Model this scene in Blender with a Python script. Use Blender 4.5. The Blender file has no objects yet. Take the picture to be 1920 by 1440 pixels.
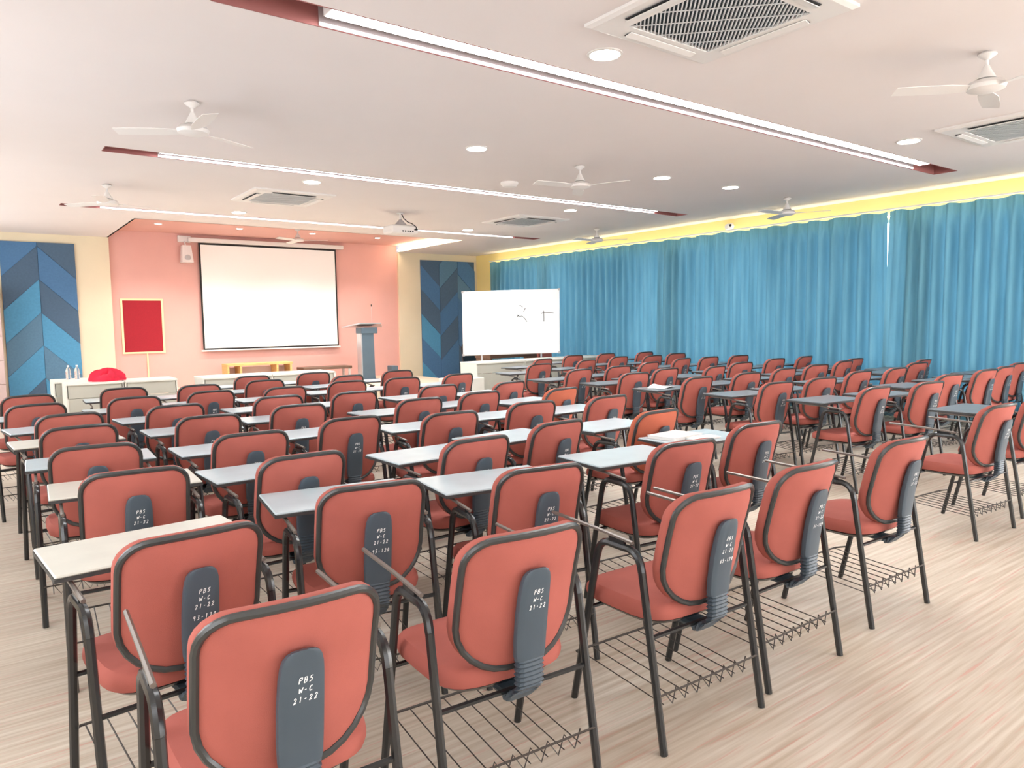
import bpy, math, random
from mathutils import Matrix, Vector
random.seed(7)
SC = bpy.context.scene
COL = SC.collection

# ------------------------------------------------------------------ camera
F_PX, YAW, PITCH, ROLL = 1354.6, 0.638, -0.0858, -0.0137
CAM_H = 1.5
cy, sy, cp, sp = math.cos(YAW), math.sin(YAW), math.cos(PITCH), math.sin(PITCH)
fw = Vector((sy * cp, cy * cp, sp)); rt = Vector((cy, -sy, 0)); up = rt.cross(fw)
cr, sr = math.cos(ROLL), math.sin(ROLL)
rt2 = cr * rt + sr * up; up2 = -sr * rt + cr * up
cam_d = bpy.data.cameras.new('camera'); cam = bpy.data.objects.new('camera', cam_d); COL.objects.link(cam)
m = Matrix((rt2, up2, -fw)).transposed().to_4x4(); m.translation = Vector((0, 0, CAM_H))
cam.matrix_world = m
cam_d.sensor_fit = 'HORIZONTAL'; cam_d.sensor_width = 36.0; cam_d.lens = F_PX / 1920 * 36.0
cam_d.clip_start = 0.05; cam_d.clip_end = 100
SC.camera = cam

# ------------------------------------------------------------------ world, exposure, light levels
W = bpy.data.worlds.new('world'); SC.world = W; W.use_nodes = True
W.node_tree.nodes['Background'].inputs[0].default_value = (0.75, 0.85, 1.0, 1)
W.node_tree.nodes['Background'].inputs[1].default_value = 0.6
SC.view_settings.view_transform = 'Standard'; SC.view_settings.look = 'None'
SC.view_settings.gamma = 1.0; SC.view_settings.use_curve_mapping = False
SC.view_settings.exposure = 0.5
E_WINDOW, E_WINDOW_STRONG, E_CURTAIN_WIN, E_STRIP, E_DOWN, E_SPOT, P_SPOT, E_COVE = 2.7, 7.2, 2.6, 34.0, 60.0, 60.0, 110.0, 14.0

# ------------------------------------------------------------------ room numbers
H = 3.30; HA = 3.46               # ceiling, raised ceiling of the stage recess
XL, XR, YB, YF = -1.3, 11.15, -4.5, 16.6
AX0, AX1, AY0 = 2.28, 8.76, 13.55  # recess
STAGE_Z, STAGE_Y = 0.20, 13.2

# ------------------------------------------------------------------ materials
MATS = {}
def mat(name, col, rough=0.6, metal=0.0, var=0.0, vscale=8.0, bump=0.0, bscale=200.0, emit=0.0, spec=0.5, stretch=None, col2=None):
    if name in MATS: return MATS[name]
    M = bpy.data.materials.new(name); M.use_nodes = True; MATS[name] = M
    nt = M.node_tree; b = nt.nodes['Principled BSDF']
    b.inputs['Base Color'].default_value = (*col, 1); b.inputs['Roughness'].default_value = rough
    b.inputs['Metallic'].default_value = metal
    b.inputs['Specular IOR Level'].default_value = spec
    tc = nt.nodes.new('ShaderNodeTexCoord')
    if var > 0:
        n = nt.nodes.new('ShaderNodeTexNoise'); n.inputs['Scale'].default_value = vscale; n.inputs['Detail'].default_value = 4
        mp = nt.nodes.new('ShaderNodeMapping')
        if stretch: mp.inputs['Scale'].default_value = stretch
        nt.links.new(tc.outputs['Object'], mp.inputs[0]); nt.links.new(mp.outputs[0], n.inputs[0])
        r = nt.nodes.new('ShaderNodeValToRGB')
        c2 = col2 if col2 else tuple(c * (1 - var) for c in col)
        r.color_ramp.elements[0].position = 0.32; r.color_ramp.elements[0].color = (*c2, 1)
        r.color_ramp.elements[1].position = 0.68; r.color_ramp.elements[1].color = (*tuple(min(1, c * (1 + var * .4)) for c in col), 1)
        nt.links.new(n.outputs[0], r.inputs[0]); nt.links.new(r.outputs[0], b.inputs['Base Color'])
    if bump > 0:
        n = nt.nodes.new('ShaderNodeTexNoise'); n.inputs['Scale'].default_value = bscale
        nt.links.new(tc.outputs['Object'], n.inputs[0])
        bp = nt.nodes.new('ShaderNodeBump'); bp.inputs['Strength'].default_value = bump; bp.inputs['Distance'].default_value = 0.002
        nt.links.new(n.outputs[0], bp.inputs['Height']); nt.links.new(bp.outputs[0], b.inputs['Normal'])
    if emit > 0:
        b.inputs['Emission Color'].default_value = (*col, 1); b.inputs['Emission Strength'].default_value = emit
    return M
def lin(r, g, b):
    f = lambda c: (c / 255 / 12.92) if c / 255 <= .04045 else ((c / 255 + .055) / 1.055) ** 2.4
    return (f(r), f(g), f(b))

M_CEIL = mat('ceiling_paint', lin(227, 219, 216), .85, var=.03, vscale=.6)
M_CREAM = mat('cream_paint', lin(228, 214, 186), .8, var=.04, vscale=1.2)
M_YELLOW = mat('yellow_paint', lin(250, 226, 150), .75, var=.03, vscale=1.0)
M_PINK = mat('coral_paint', lin(222, 170, 160), .75, var=.04, vscale=1.5)
M_REDCH = mat('brick_red_paint', lin(150, 92, 88), .7)
M_WHITE = mat('white_plastic', lin(228, 224, 220), .45)
M_WHITE2 = mat('white_laminate', lin(226, 224, 214), .45, var=.03, vscale=3)
M_LAMGREY = mat('grey_laminate_front', lin(188, 186, 174), .5, var=.04, vscale=3)
M_FABRIC = mat('salmon_fabric', lin(172, 96, 86), .85, var=.10, vscale=5, bump=.35, bscale=700, spec=.25)
M_FABRIC_B = mat('salmon_fabric_orange', lin(188, 102, 78), .85, var=.10, vscale=5, bump=.35, bscale=700, spec=.25)
M_BLACK = mat('black_powder_coat', lin(34, 36, 38), .24, spec=.6)
M_PIPING = mat('black_piping', lin(52, 54, 54), .3, spec=.6)
M_PLASTIC = mat('charcoal_plastic', lin(70, 82, 92), .42, var=.08, vscale=6, spec=.4)
M_WIRE = mat('dark_wire', lin(62, 56, 52), .45)
M_ROD = mat('grey_metal_rod', lin(128, 120, 114), .35, metal=.5)
M_PAD = mat('blue_grey_laminate_sheen', lin(180, 196, 202), .28, var=.06, vscale=9)  # lighter tone stands in for light reflected off the left-block pads
M_PADD = mat('dark_grey_laminate', lin(112, 120, 126), .35, var=.06, vscale=9)
M_PADW = mat('pale_grey_laminate', lin(204, 203, 193), .35, var=.06, vscale=9)
M_PADEDGE = mat('dark_edge_band', lin(62, 62, 62), .5)
M_CHALK = mat('white_marker', (.82, .84, .84), .8)
M_SCREEN = mat('projection_screen', (.90, .90, .88), .9)
M_SCRBLK = mat('black_border', (.012, .012, .012), .8)
M_WBOARD = mat('whiteboard_surface', (.88, .90, .91), .16, spec=.6)
M_ALU = mat('aluminium', (.72, .73, .74), .35, metal=.8)
M_REDBOARD = mat('red_felt', lin(160, 28, 42), .9, var=.08, vscale=40, bump=.3, bscale=400)
M_CREAMFR = mat('cream_frame', lin(248, 222, 170), .5)
M_WOOD = mat('light_oak', lin(224, 178, 112), .5, var=.18, vscale=5, stretch=(1, 6, 6))
M_DARKWOOD = mat('dark_wood', lin(112, 86, 70), .5, var=.2, vscale=5, stretch=(1, 6, 6))
M_LECT = mat('slate_laminate', lin(86, 104, 118), .45, var=.05, vscale=4)
M_STEEL = mat('brushed_steel', (.62, .62, .64), .35, metal=.8)
M_RUST = mat('pinkish_grey_laminate', lin(204, 178, 172), .6, var=.05, vscale=3)
M_DARK = mat('dark_void', (.02, .022, .024), .8)
M_SHADEFACE = mat('shaded_face_grey', lin(158, 146, 146), .6)  # shade above the lamp level, put into the colour
M_FILTER = mat('slate_filter', lin(58, 72, 78), .8)
M_GRILLE = mat('grille_white', lin(214, 216, 216), .5)
M_GREYFILT = mat('grey_filter', lin(176, 172, 172), .7)
M_CLOTH = mat('crimson_cloth', lin(222, 36, 66), .85, var=.15, vscale=20)
M_PAPER = mat('white_paper', (.86, .86, .84), .8)
M_NOTE = mat('notebook_cover', lin(214, 208, 206), .6)
M_STAGE = mat('pale_stage_vinyl', lin(214, 200, 178), .5, var=.06, vscale=4)
BLUES = [mat('felt_denim', lin(78, 118, 158), .95, var=.08, vscale=30), mat('felt_navy', lin(78, 102, 126), .95, var=.08, vscale=30),
         mat('felt_sky', lin(84, 148, 186), .95, var=.08, vscale=30), mat('felt_slate', lin(92, 128, 154), .95, var=.08, vscale=30)]
M_LED = mat('led_diffuser', (.93, .97, 1.0), .5, emit=E_STRIP)
M_DOWN = mat('downlight_diffuser', (1.0, .96, .86), .5, emit=E_DOWN)
M_SPOT = mat('spot_diffuser', (1.0, .93, .82), .5, emit=E_SPOT)
M_COVE = mat('cove_led', (1.0, .82, .56), .5, emit=E_COVE)
M_ADDGLOW = mat('added_warm_glow', (1.0, .93, .74), .5, emit=13)  # added emitter with no known lamp, brightens the yellow wall band
M_DAY = mat('daylit_glass', (.93, .96, 1.0), .3, emit=E_WINDOW)
M_DAYS = mat('bright_daylit_glass', (.95, .97, 1.0), .3, emit=E_WINDOW_STRONG)
M_DAYM = mat('front_daylit_glass', (.86, .93, 1.0), .3, emit=3.6)
M_DAYC = mat('daylit_frosted_glass', (.90, .97, 1.0), .3, emit=E_CURTAIN_WIN)

def glass_mat():
    M = bpy.data.materials.new('clear_plastic'); M.use_nodes = True
    b = M.node_tree.nodes['Principled BSDF']; b.inputs['Base Color'].default_value = (.92, .96, 1, 1)
    b.inputs['Roughness'].default_value = .06; b.inputs['Transmission Weight'].default_value = .9; b.inputs['IOR'].default_value = 1.25
    return M
M_GLASS = glass_mat()

def curtain_mat():
    M = bpy.data.materials.new('teal_curtain_fabric'); M.use_nodes = True
    nt = M.node_tree; out = nt.nodes['Material Output']; b = nt.nodes['Principled BSDF']
    tc = nt.nodes.new('ShaderNodeTexCoord'); n = nt.nodes.new('ShaderNodeTexNoise'); n.inputs['Scale'].default_value = 2.2; n.inputs['Detail'].default_value = 5
    mp = nt.nodes.new('ShaderNodeMapping'); mp.inputs['Scale'].default_value = (3, 3, .35)
    nt.links.new(tc.outputs['Object'], mp.inputs[0]); nt.links.new(mp.outputs[0], n.inputs[0])
    r = nt.nodes.new('ShaderNodeValToRGB')
    r.color_ramp.elements[0].position = .3; r.color_ramp.elements[0].color = (*lin(84, 130, 146), 1)
    r.color_ramp.elements[1].position = .7; r.color_ramp.elements[1].color = (*lin(110, 160, 176), 1)
    nt.links.new(n.outputs[0], r.inputs[0]); nt.links.new(r.outputs[0], b.inputs['Base Color'])
    b.inputs['Roughness'].default_value = .85; b.inputs['Specular IOR Level'].default_value = .2
    t = nt.nodes.new('ShaderNodeBsdfTranslucent'); t.inputs[0].default_value = (*lin(102, 162, 194), 1)
    mx = nt.nodes.new('ShaderNodeMixShader'); mx.inputs[0].default_value = .11
    nt.links.new(b.outputs[0], mx.inputs[1]); nt.links.new(t.outputs[0], mx.inputs[2]); nt.links.new(mx.outputs[0], out.inputs[0])
    return M
M_CURTAIN = curtain_mat()

def floor_mat():
    M = bpy.data.materials.new('streaked_vinyl_floor'); M.use_nodes = True
    nt = M.node_tree; b = nt.nodes['Principled BSDF']
    tc = nt.nodes.new('ShaderNodeTexCoord')
    def streak(sc, stretch, det):
        mp = nt.nodes.new('ShaderNodeMapping'); mp.inputs['Scale'].default_value = stretch
        n = nt.nodes.new('ShaderNodeTexNoise'); n.inputs['Scale'].default_value = sc; n.inputs['Detail'].default_value = det
        nt.links.new(tc.outputs['Object'], mp.inputs[0]); nt.links.new(mp.outputs[0], n.inputs[0]); return n
    n1 = streak(1.0, (1.6, 44, 1), 6); n2 = streak(1.0, (2.6, 70, 1), 3); n3 = streak(.5, (1, 1, 1), 2)
    r1 = nt.nodes.new('ShaderNodeValToRGB'); e = r1.color_ramp.elements
    e[0].position = .33; e[0].color = (*lin(182, 166, 146), 1); e[1].position = .68; e[1].color = (*lin(210, 200, 185), 1)
    nt.links.new(n1.outputs[0], r1.inputs[0])
    r2 = nt.nodes.new('ShaderNodeValToRGB'); e = r2.color_ramp.elements
    e[0].position = .57; e[0].color = (0, 0, 0, 1); e[1].position = .70; e[1].color = (.75, .75, .75, 1)
    nt.links.new(n2.outputs[0], r2.inputs[0])
    mx = nt.nodes.new('ShaderNodeMix'); mx.data_type = 'RGBA'
    nt.links.new(r2.outputs[0], mx.inputs[0]); nt.links.new(r1.outputs[0], mx.inputs[6]); mx.inputs[7].default_value = (*lin(198, 150, 136), 1)
    nt.links.new(mx.outputs[2], b.inputs['Base Color'])
    b.inputs['Roughness'].default_value = .42; b.inputs['Specular IOR Level'].default_value = .4
    return M
M_FLOOR = floor_mat()

# ------------------------------------------------------------------ mesh helpers
class MB:
    def __init__(s): s.v = []; s.f = []
    def add(s, vs, fs):
        o = len(s.v); s.v += [tuple(v) for v in vs]; s.f += [tuple(i + o for i in f) for f in fs]; return s
    def box(s, x0, x1, y0, y1, z0, z1):
        return s.add([(x0, y0, z0), (x1, y0, z0), (x1, y1, z0), (x0, y1, z0), (x0, y0, z1), (x1, y0, z1), (x1, y1, z1), (x0, y1, z1)],
                     [(0, 3, 2, 1), (4, 5, 6, 7), (0, 1, 5, 4), (1, 2, 6, 5), (2, 3, 7, 6), (3, 0, 4, 7)])
    def cbox(s, x0, x1, y0, y1, z0, z1, b=.005):
        # chamfered box: three stacked rings in each axis, built as rounded slab along z
        def ring(d, z): return [(x0 + d + b, y0 + d, z), (x1 - d - b, y0 + d, z), (x1 - d, y0 + d + b, z), (x1 - d, y1 - d - b, z), (x1 - d - b, y1 - d, z), (x0 + d + b, y1 - d, z), (x0 + d, y1 - d - b, z), (x0 + d, y0 + d + b, z)]
        return s.loft([ring(b, z0), ring(0, z0 + b), ring(0, z1 - b), ring(b, z1)], cap=True)
    def quad(s, a, b, c, d): return s.add([a, b, c, d], [(0, 1, 2, 3)])
    def loft(s, rings, closed=True, cap=False, loop=False):
        o = len(s.v); n = len(rings[0])
        for r in rings: s.v += [tuple(p) for p in r]
        R = len(rings)
        for i in range(R if loop else R - 1):
            for j in range(n if closed else n - 1):
                a = o + i * n + j; b = o + i * n + (j + 1) % n; i2 = (i + 1) % R
                s.f.append((a, b, o + i2 * n + (j + 1) % n, o + i2 * n + j))
        if cap:
            s.f.append(tuple(o + j for j in reversed(range(n)))); s.f.append(tuple(o + (R - 1) * n + j for j in range(n)))
        return s
    def tube(s, pts, r, seg=8, closed=False, cap=True):
        P = [Vector(p) for p in pts]; n = len(P); rings = []
        prev = None
        for i in range(n):
            if closed: t = (P[(i + 1) % n] - P[i - 1]).normalized()
            else: t = (P[min(i + 1, n - 1)] - P[max(i - 1, 0)]).normalized()
            if prev is None:
                a = Vector((0, 0, 1)) if abs(t.z) < .9 else Vector((1, 0, 0)); nrm = (a - t * a.dot(t)).normalized()
            else: nrm = (prev - t * prev.dot(t)).normalized()
            prev = nrm; bn = t.cross(nrm); rr = r[i] if isinstance(r, (list, tuple)) else r
            rings.append([P[i] + (nrm * math.cos(k * 2 * math.pi / seg) + bn * math.sin(k * 2 * math.pi / seg)) * rr for k in range(seg)])
        return s.loft(rings, cap=cap and not closed, loop=closed)
    def lathe(s, cx, cy_, prof, seg=24):
        rings = [[(cx + r * math.cos(k * 2 * math.pi / seg), cy_ + r * math.sin(k * 2 * math.pi / seg), z) for k in range(seg)] for r, z in prof]
        return s.loft(rings, cap=True)
    def build(s, name, mt, parent=None, smooth=False, loc=None, mesh=None):
        me = bpy.data.meshes.new(name); me.from_pydata(s.v, [], s.f); me.update()
        me.materials.append(mt)
        if smooth:
            me.polygons.foreach_set('use_smooth', [True] * len(me.polygons))
            me.set_sharp_from_angle(angle=math.radians(42))
        o = bpy.data.objects.new(name, me); COL.objects.link(o)
        if parent: o.parent = parent
        if loc: o.location = loc
        return o
def tag(o, label, cat, group=None):
    o['label'] = label; o['category'] = cat
    if group: o['group'] = group
    return o
def struct(o, label=None):
    o['kind'] = 'structure'
    if label: o['label'] = label
    return o
def empty(name, loc, rz=0):
    o = bpy.data.objects.new(name, None); COL.objects.link(o); o.location = loc; o.rotation_euler = (0, 0, rz); o.empty_display_size = .1
    return o
def holed(x0, x1, y0, y1, holes, z, flip=True):
    xs = sorted({x0, x1, *[h[0] for h in holes], *[h[1] for h in holes]}); ys = sorted({y0, y1, *[h[2] for h in holes], *[h[3] for h in holes]})
    b = MB()
    for i in range(len(xs) - 1):
        for j in range(len(ys) - 1):
            mx, my = (xs[i] + xs[i + 1]) / 2, (ys[j] + ys[j + 1]) / 2
            if any(h[0] < mx < h[1] and h[2] < my < h[3] for h in holes): continue
            b.quad((xs[i], ys[j], z), (xs[i], ys[j + 1], z), (xs[i + 1], ys[j + 1], z), (xs[i + 1], ys[j], z))
    return b

# ------------------------------------------------------------------ room shell
b = MB(); b.box(XL, XR, YB, YF + .1, -.1, 0)
struct(b.build('floor', M_FLOOR), 'streaked beige vinyl floor')
STRIPS = [(1.17, 9.96, 4.06, 4.33), (1.17, 9.98, 8.33, 8.56), (1.13, 10.02, 12.42, 12.64)]
holes = STRIPS + [(AX0, AX1, AY0, YF)]
b = holed(XL, XR, YB, YF, holes, H)
struct(b.build('ceiling', M_CEIL), 'pale greige painted ceiling')
# slab above so that no sky leaks in
b = MB(); b.box(XL - .2, XR + .2, YB - .2, YF + .4, HA + .12, HA + .2)
struct(b.build('ceiling_slab', M_CEIL), 'slab above the suspended ceiling')
# raised coral ceiling of the stage recess with its sides
b = MB(); b.box(AX0, AX1, AY0, YF + .12, HA, HA + .05)
struct(b.build('ceiling_recess', M_PINK), 'raised coral ceiling above the stage')
b = MB(); b.box(AX0 - .03, AX0, AY0, YF, H, HA + .05).box(AX0 - .03, AX1 + .03, AY0 - .03, AY0, H, HA + .05).box(AX1, AX1 + .03, AY0, YF, H, HA + .05)
struct(b.build('trim_recess', M_WHITE), 'white side faces of the ceiling recess')
# front wall
b = MB(); b.box(XL, AX0, YF, YF + .2, 0, H); struct(b.build('wall_front_left', M_CREAM), 'cream front wall left of the coral wall')
b = MB(); b.box(AX1, XR, YF, YF + .2, 0, H); struct(b.build('wall_front_right', M_CREAM), 'cream front wall right of the coral wall')
b = MB(); b.box(AX0, AX1, YF + .07, YF + .25, 0, HA + .05); struct(b.build('wall_front', M_PINK), 'coral pink front wall behind the stage')
b = MB(); b.box(XR, XR + .15, YB, YF + .2, 0, H + .05); struct(b.build('wall_right', M_YELLOW), 'pale yellow side wall behind the curtains')
b = MB(); b.box(XL - .15, XL, YB, YF + .2, 0, H + .05); struct(b.build('wall_left', M_CREAM), 'cream side wall')
b = MB(); b.box(XL, XR, YB - .15, YB, 0, H + .05); struct(b.build('wall_back', M_CREAM), 'cream back wall')
b = MB(); b.box(AX0, AX1, STAGE_Y, YF + .07, 0, STAGE_Z); struct(b.build('floor_stage', M_STAGE), 'low pale stage floor at the front')

wn = [0]
def window(axis, pos, a0, a1, z0, z1, gm, inward, n_pan=3):
    """window on a wall: axis 'x' wall at x=pos (inward = -1/+1), spans a0..a1 along the other axis"""
    wn[0] += 1
    root = empty('window_%d' % wn[0], ((pos if axis == 'x' else (a0 + a1) / 2), (pos if axis == 'y' else (a0 + a1) / 2), z0)); struct(root, 'daylit window')
    def bx(bb, u0, u1, d0, d1, w0, w1):
        if axis == 'x': bb.box(min(d0, d1), max(d0, d1), u0, u1, w0, w1)
        else: bb.box(u0, u1, min(d0, d1), max(d0, d1), w0, w1)
    inv = Matrix.Translation(-root.location)
    def mk(nm, bb, mt):
        bb.v = [tuple(Vector(v) - root.location) for v in bb.v]; return bb.build(nm, mt, root)
    d = inward
    fr = MB(); t = .05
    bx(fr, a0, a1, pos, pos + d * .045, z0, z0 + t); bx(fr, a0, a1, pos, pos + d * .045, z1 - t, z1)
    for k in range(n_pan + 1):
        u = a0 + (a1 - a0 - t) * k / n_pan; bx(fr, u, u + t, pos, pos + d * .045, z0 + t, z1 - t)
    mk('window_frame', fr, M_WHITE)
    for k in range(n_pan):
        u0 = a0 + (a1 - a0 - t) * k / n_pan + t; u1 = a0 + (a1 - a0 - t) * (k + 1) / n_pan
        p = MB(); bx(p, u0, u1, pos + d * .002, pos + d * .02, z0 + t, z1 - t); mk('pane', p, gm)
for a0, a1 in ((-3.5, .2), (.9, 4.9), (5.1, 9.5), (9.7, 13.45), (13.55, 15.3)):
    window('x', XR, a0, a1, .25, 2.95, M_DAYC if a0 > 0 else M_DAYS, -1, max(2, int((a1 - a0) / 1.1)))
for a0, a1 in ((-3.6, -.6), (.4, 3.6), (4.6, 7.8), (8.8, 12.0), (12.8, 15.6)):
    window('x', XL, a0, a1, .8, 2.7, M_DAYM if a0 > 12 else M_DAY, 1)
for a0, a1 in ((-.3, 3.2), (3.9, 7.4), (8.0, 10.6)):
    window('y', YB, a0, a1, .8, 2.8, M_DAYS if a0 > 3 else M_DAY, 1)

# ------------------------------------------------------------------ light channels in the ceiling
names = ['nearest', 'middle', 'farthest']
for i, (x0, x1, y0, y1) in enumerate(STRIPS):
    root = empty('ceiling_light_strip', ((x0 + x1) / 2, (y0 + y1) / 2, H))
    tag(root, ['long linear ceiling light in a red channel, nearest to the camera and brightest', 'long linear ceiling light in a red channel, middle one of three',
               'long linear ceiling light in a red channel, closest to the stage'][i], 'ceiling light', 'linear lights in red ceiling channels')
    ox, oy = root.location.x, root.location.y; zt = .15; hx, hy = (x1 - x0) / 2, (y1 - y0) / 2; t = .008
    b = MB(); b.box(-hx, hx, -hy, hy, zt, zt + .01).box(-hx, hx, -hy - t, -hy, -.002, zt).box(-hx, hx, hy, hy + t, -.002, zt).box(-hx - t, -hx, -hy, hy, -.002, zt).box(hx, hx + t, -hy, hy, -.002, zt)
    b.build('channel', M_REDCH, root)
    la, lb = -hx + (.62 if i == 0 else .52), hx - .58
    b = MB(); b.box(la, lb, -.095, .055, .031, .15); b.build('lamp_housing', M_WHITE, root)
    MB().box(la, lb, hy - .010, hy - .001, .001, .024).build('lit_face_strip', M_WHITE, root)  # white plate stands in for lamp light on the channel's far face
    MB().box(la, lb, hy - .009, hy - .001, .024, .14).build('shaded_face_strip', M_SHADEFACE, root)  # grey plate stands in for the unlit upper part of that face
    b = MB(); b.box(la + .01, lb - .01, -.09, .05, .0295, .031); b.build('diffuser', M_LED, root)

# ------------------------------------------------------------------ downlights
def downlight(x, y, z, r, mt, label, group):
    root = empty('downlight', (x, y, z)); tag(root, label, 'ceiling light', group)
    b = MB(); b.lathe(0, 0, [(r + .022, 0), (r + .022, -.006), (r + .004, -.010), (r, -.004), (r, 0)]); b.build('trim_ring', M_WHITE, root, True)
    b = MB(); b.lathe(0, 0, [(r, -.001), (r * .97, -.006), (r * .5, -.008)]); b.build('diffuser', mt, root, True)
DL = [(3.55, 3.68, 'round downlight beside the nearest ceiling air conditioner'), (4.31, 6.37, 'round downlight alone in the middle of the ceiling past the brightest strip'),
      (3.55, 8.98, 'round downlight between middle strip and the left air conditioner grille'), (3.51, 11.98, 'round downlight in front of the stage on the left, below left air conditioner'),
      (7.14, 6.37, 'round downlight left one of a close pair near the curtains'), (8.46, 6.31, 'round downlight right one of a close pair near the curtains'),
      (7.92, 9.02, 'round downlight just past the middle strip at its right end'), (7.86, 11.98, 'round downlight right of the projector close to the last strip'),
      (7.85, 3.67, 'round downlight at the right end of the nearest strip')]
for x, y, l in DL: downlight(x, y, H, .10, M_DOWN, l, 'downlights in the main ceiling')
SP = [(2.95, 15.25, 'small downlight in coral recess, leftmost, above red board'), (3.75, 14.15, 'small downlight in coral recess, front row left'),
      (4.45, 15.2, 'small downlight in coral recess above left half of screen'), (6.75, 14.06, 'small downlight in coral recess, front row right of fan'),
      (7.55, 15.28, 'small downlight in coral recess, rightmost, above lectern'), (6.0, 15.25, 'small downlight in coral recess above right half of screen')]
for x, y, l in SP:
    downlight(x, y, HA, .055, M_SPOT, l, 'small downlights in the coral recess')
    ld = bpy.data.lights.new('downlight_beam', 'SPOT'); ld.energy = P_SPOT; ld.spot_size = math.radians(120); ld.spot_blend = .6; ld.shadow_soft_size = .05; ld.color = (1, .94, .86)
    lo = bpy.data.objects.new('downlight_beam', ld); COL.objects.link(lo); lo.location = (x, y, HA - .02)
b = MB(); b.box(AX1 - .045, AX1 - .005, AY0 + .05, YF - .05, H + .03, H + .06)
tag(b.build('cove_light', M_COVE), 'warm cove light along the right side of the coral ceiling recess', 'cove light')

# ------------------------------------------------------------------ air conditioners
def cassette(x, y, label):
    root = empty('air_conditioner', (x, y, H)); tag(root, label, 'air conditioner', 'ceiling cassette air conditioners')
    b = MB(); s, g = .56, .37
    ring = lambda a, z: [(-a, -a, z), (a, -a, z), (a, a, z), (-a, a, z)]
    b.loft([ring(s, 0), ring(s, -.018), ring(s - .03, -.03), ring(g, -.034), ring(g, -.012)])
    b.build('panel', M_WHITE, root)
    b = MB(); b.box(-g, g, -g, g, -.014, -.004); b.build('filter', M_FILTER, root)
    b = MB()
    for ax in (0, 1):
        for sgn in (-1, 1):
            c = sgn * (g + .085)
            if ax == 0: b.box(-.30, .30, c - .022, c + .022, -.040, -.036)
            else: b.box(c - .022, c + .022, -.30, .30, -.040, -.036)
    b.build('air_slot', M_DARK, root)
    for ax in (0, 1):
        for sgn in (-1, 1):
            c = sgn * (g + .075); b = MB()
            vs = [(-.305, -.030, -.041), (.305, -.030, -.041), (.305, .020, -.050), (-.305, .020, -.050)]
            top = [(v[0], v[1], v[2] + .005) for v in vs]
            al = vs + top
            if ax == 0: al = [(v[0], c + v[1] * sgn, v[2]) for v in al]
            else: al = [(c + v[1] * sgn, v[0], v[2]) for v in al]
            b.add(al, [(0, 3, 2, 1), (4, 5, 6, 7), (0, 1, 5, 4), (1, 2, 6, 5), (2, 3, 7, 6), (3, 0, 4, 7)])
            b.build('louvre', M_WHITE, root)
    # diagonal bars clipped to the square opening
    b = MB(); n = 46
    for k in range(1, n):
        c = -2 * g + 4 * g * k / n         # line y = x + c
        if abs(c) >= 2 * g - .01: continue
        xa, xb = max(-g, -g - c), min(g, g - c); w = .0028
        b.add([(xa - w, xa + c + w, -.030), (xa + w, xa + c - w, -.030), (xb + w, xb + c - w, -.030), (xb - w, xb + c + w, -.030),
               (xa - w, xa + c + w, -.016), (xa + w, xa + c - w, -.016), (xb + w, xb + c - w, -.016), (xb - w, xb + c + w, -.016)],
              [(0, 3, 2, 1), (0, 1, 5, 4), (1, 2, 6, 5), (2, 3, 7, 6), (3, 0, 4, 7)])
    for c in (-.47, -.24, 0, .24, .47):    # cross bars y = -x + c
        xa, xb = max(-g, c - g), min(g, c + g); w = .006
        b.add([(xa - w, c - xa - w, -.034), (xa + w, c - xa + w, -.034), (xb + w, c - xb + w, -.034), (xb - w, c - xb - w, -.034)], [(0, 1, 2, 3)])
    o = b.build('grille', M_GRILLE, root); o['kind'] = 'stuff'
cassette(3.66, 2.83, 'white ceiling cassette air conditioner with diagonal grille, nearest, at the top edge')
cassette(3.62, 10.25, 'white ceiling cassette air conditioner left of the projector')
cassette(8.02, 10.35, 'white ceiling cassette air conditioner right of the projector')
cassette(8.15, 2.75, 'white ceiling cassette air conditioner at the right edge near the curtains')

# ------------------------------------------------------------------ fans
def fan(x, y, z, rot, label):
    root = empty('ceiling_fan', (x, y, z), rot); tag(root, label, 'ceiling fan', 'white ceiling fans')
    b = MB(); b.lathe(0, 0, [(.035, 0), (.055, -.012), (.06, -.02), (.02, -.05), (.012, -.055)], 16); b.build('canopy', M_WHITE, root, True)
    b = MB(); b.lathe(0, 0, [(.011, -.03), (.011, -.17)], 10); b.build('rod', M_WHITE, root, True)
    b = MB(); b.lathe(0, 0, [(.016, -.09), (.035, -.13), (.06, -.175), (.062, -.18), (.02, -.185)], 20); b.build('lower_canopy', M_WHITE, root, True)
    b = MB(); b.lathe(0, 0, [(.05, -.185), (.105, -.20), (.125, -.225), (.115, -.25), (.07, -.265), (.03, -.27)], 28); b.build('motor', M_WHITE, root, True)
    for k in range(3):
        a = k * 2 * math.pi / 3; b = MB(); rings = []
        for t in (0, .12, .3, .7, 1.0):
            r = .10 + t * .50; w = .03 + .035 * min(1, t * 4) - (.01 if t > .95 else 0); zc = -.235
            pts = [(r, -w, zc - .016), (r, w, zc + .004), (r, w, zc + .009), (r, -w, zc - .011)]
            rings.append([(p[0] * math.cos(a) - p[1] * math.sin(a), p[0] * math.sin(a) + p[1] * math.cos(a), p[2]) for p in pts])
        b.loft(rings, cap=True); b.build('blade', M_WHITE, root)
fan(1.52, 6.32, H, .5, 'white ceiling fan at upper left, in front of the middle strip')
fan(1.46, 10.5, H, .2, 'white ceiling fan at far left near the stage, before the last strip')
fan(5.77, 6.40, H, .9, 'white ceiling fan in mid ceiling beside the smoke detector')
fan(9.90, 6.37, H, -1.1, 'white ceiling fan against the yellow wall above the curtain middle')
fan(5.70, 2.16, H, .3, 'white ceiling fan at upper right, nearest the camera')
fan(9.90, 10.5, H, -1.0, 'white ceiling fan against the yellow wall near the far curtain end')
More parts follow.
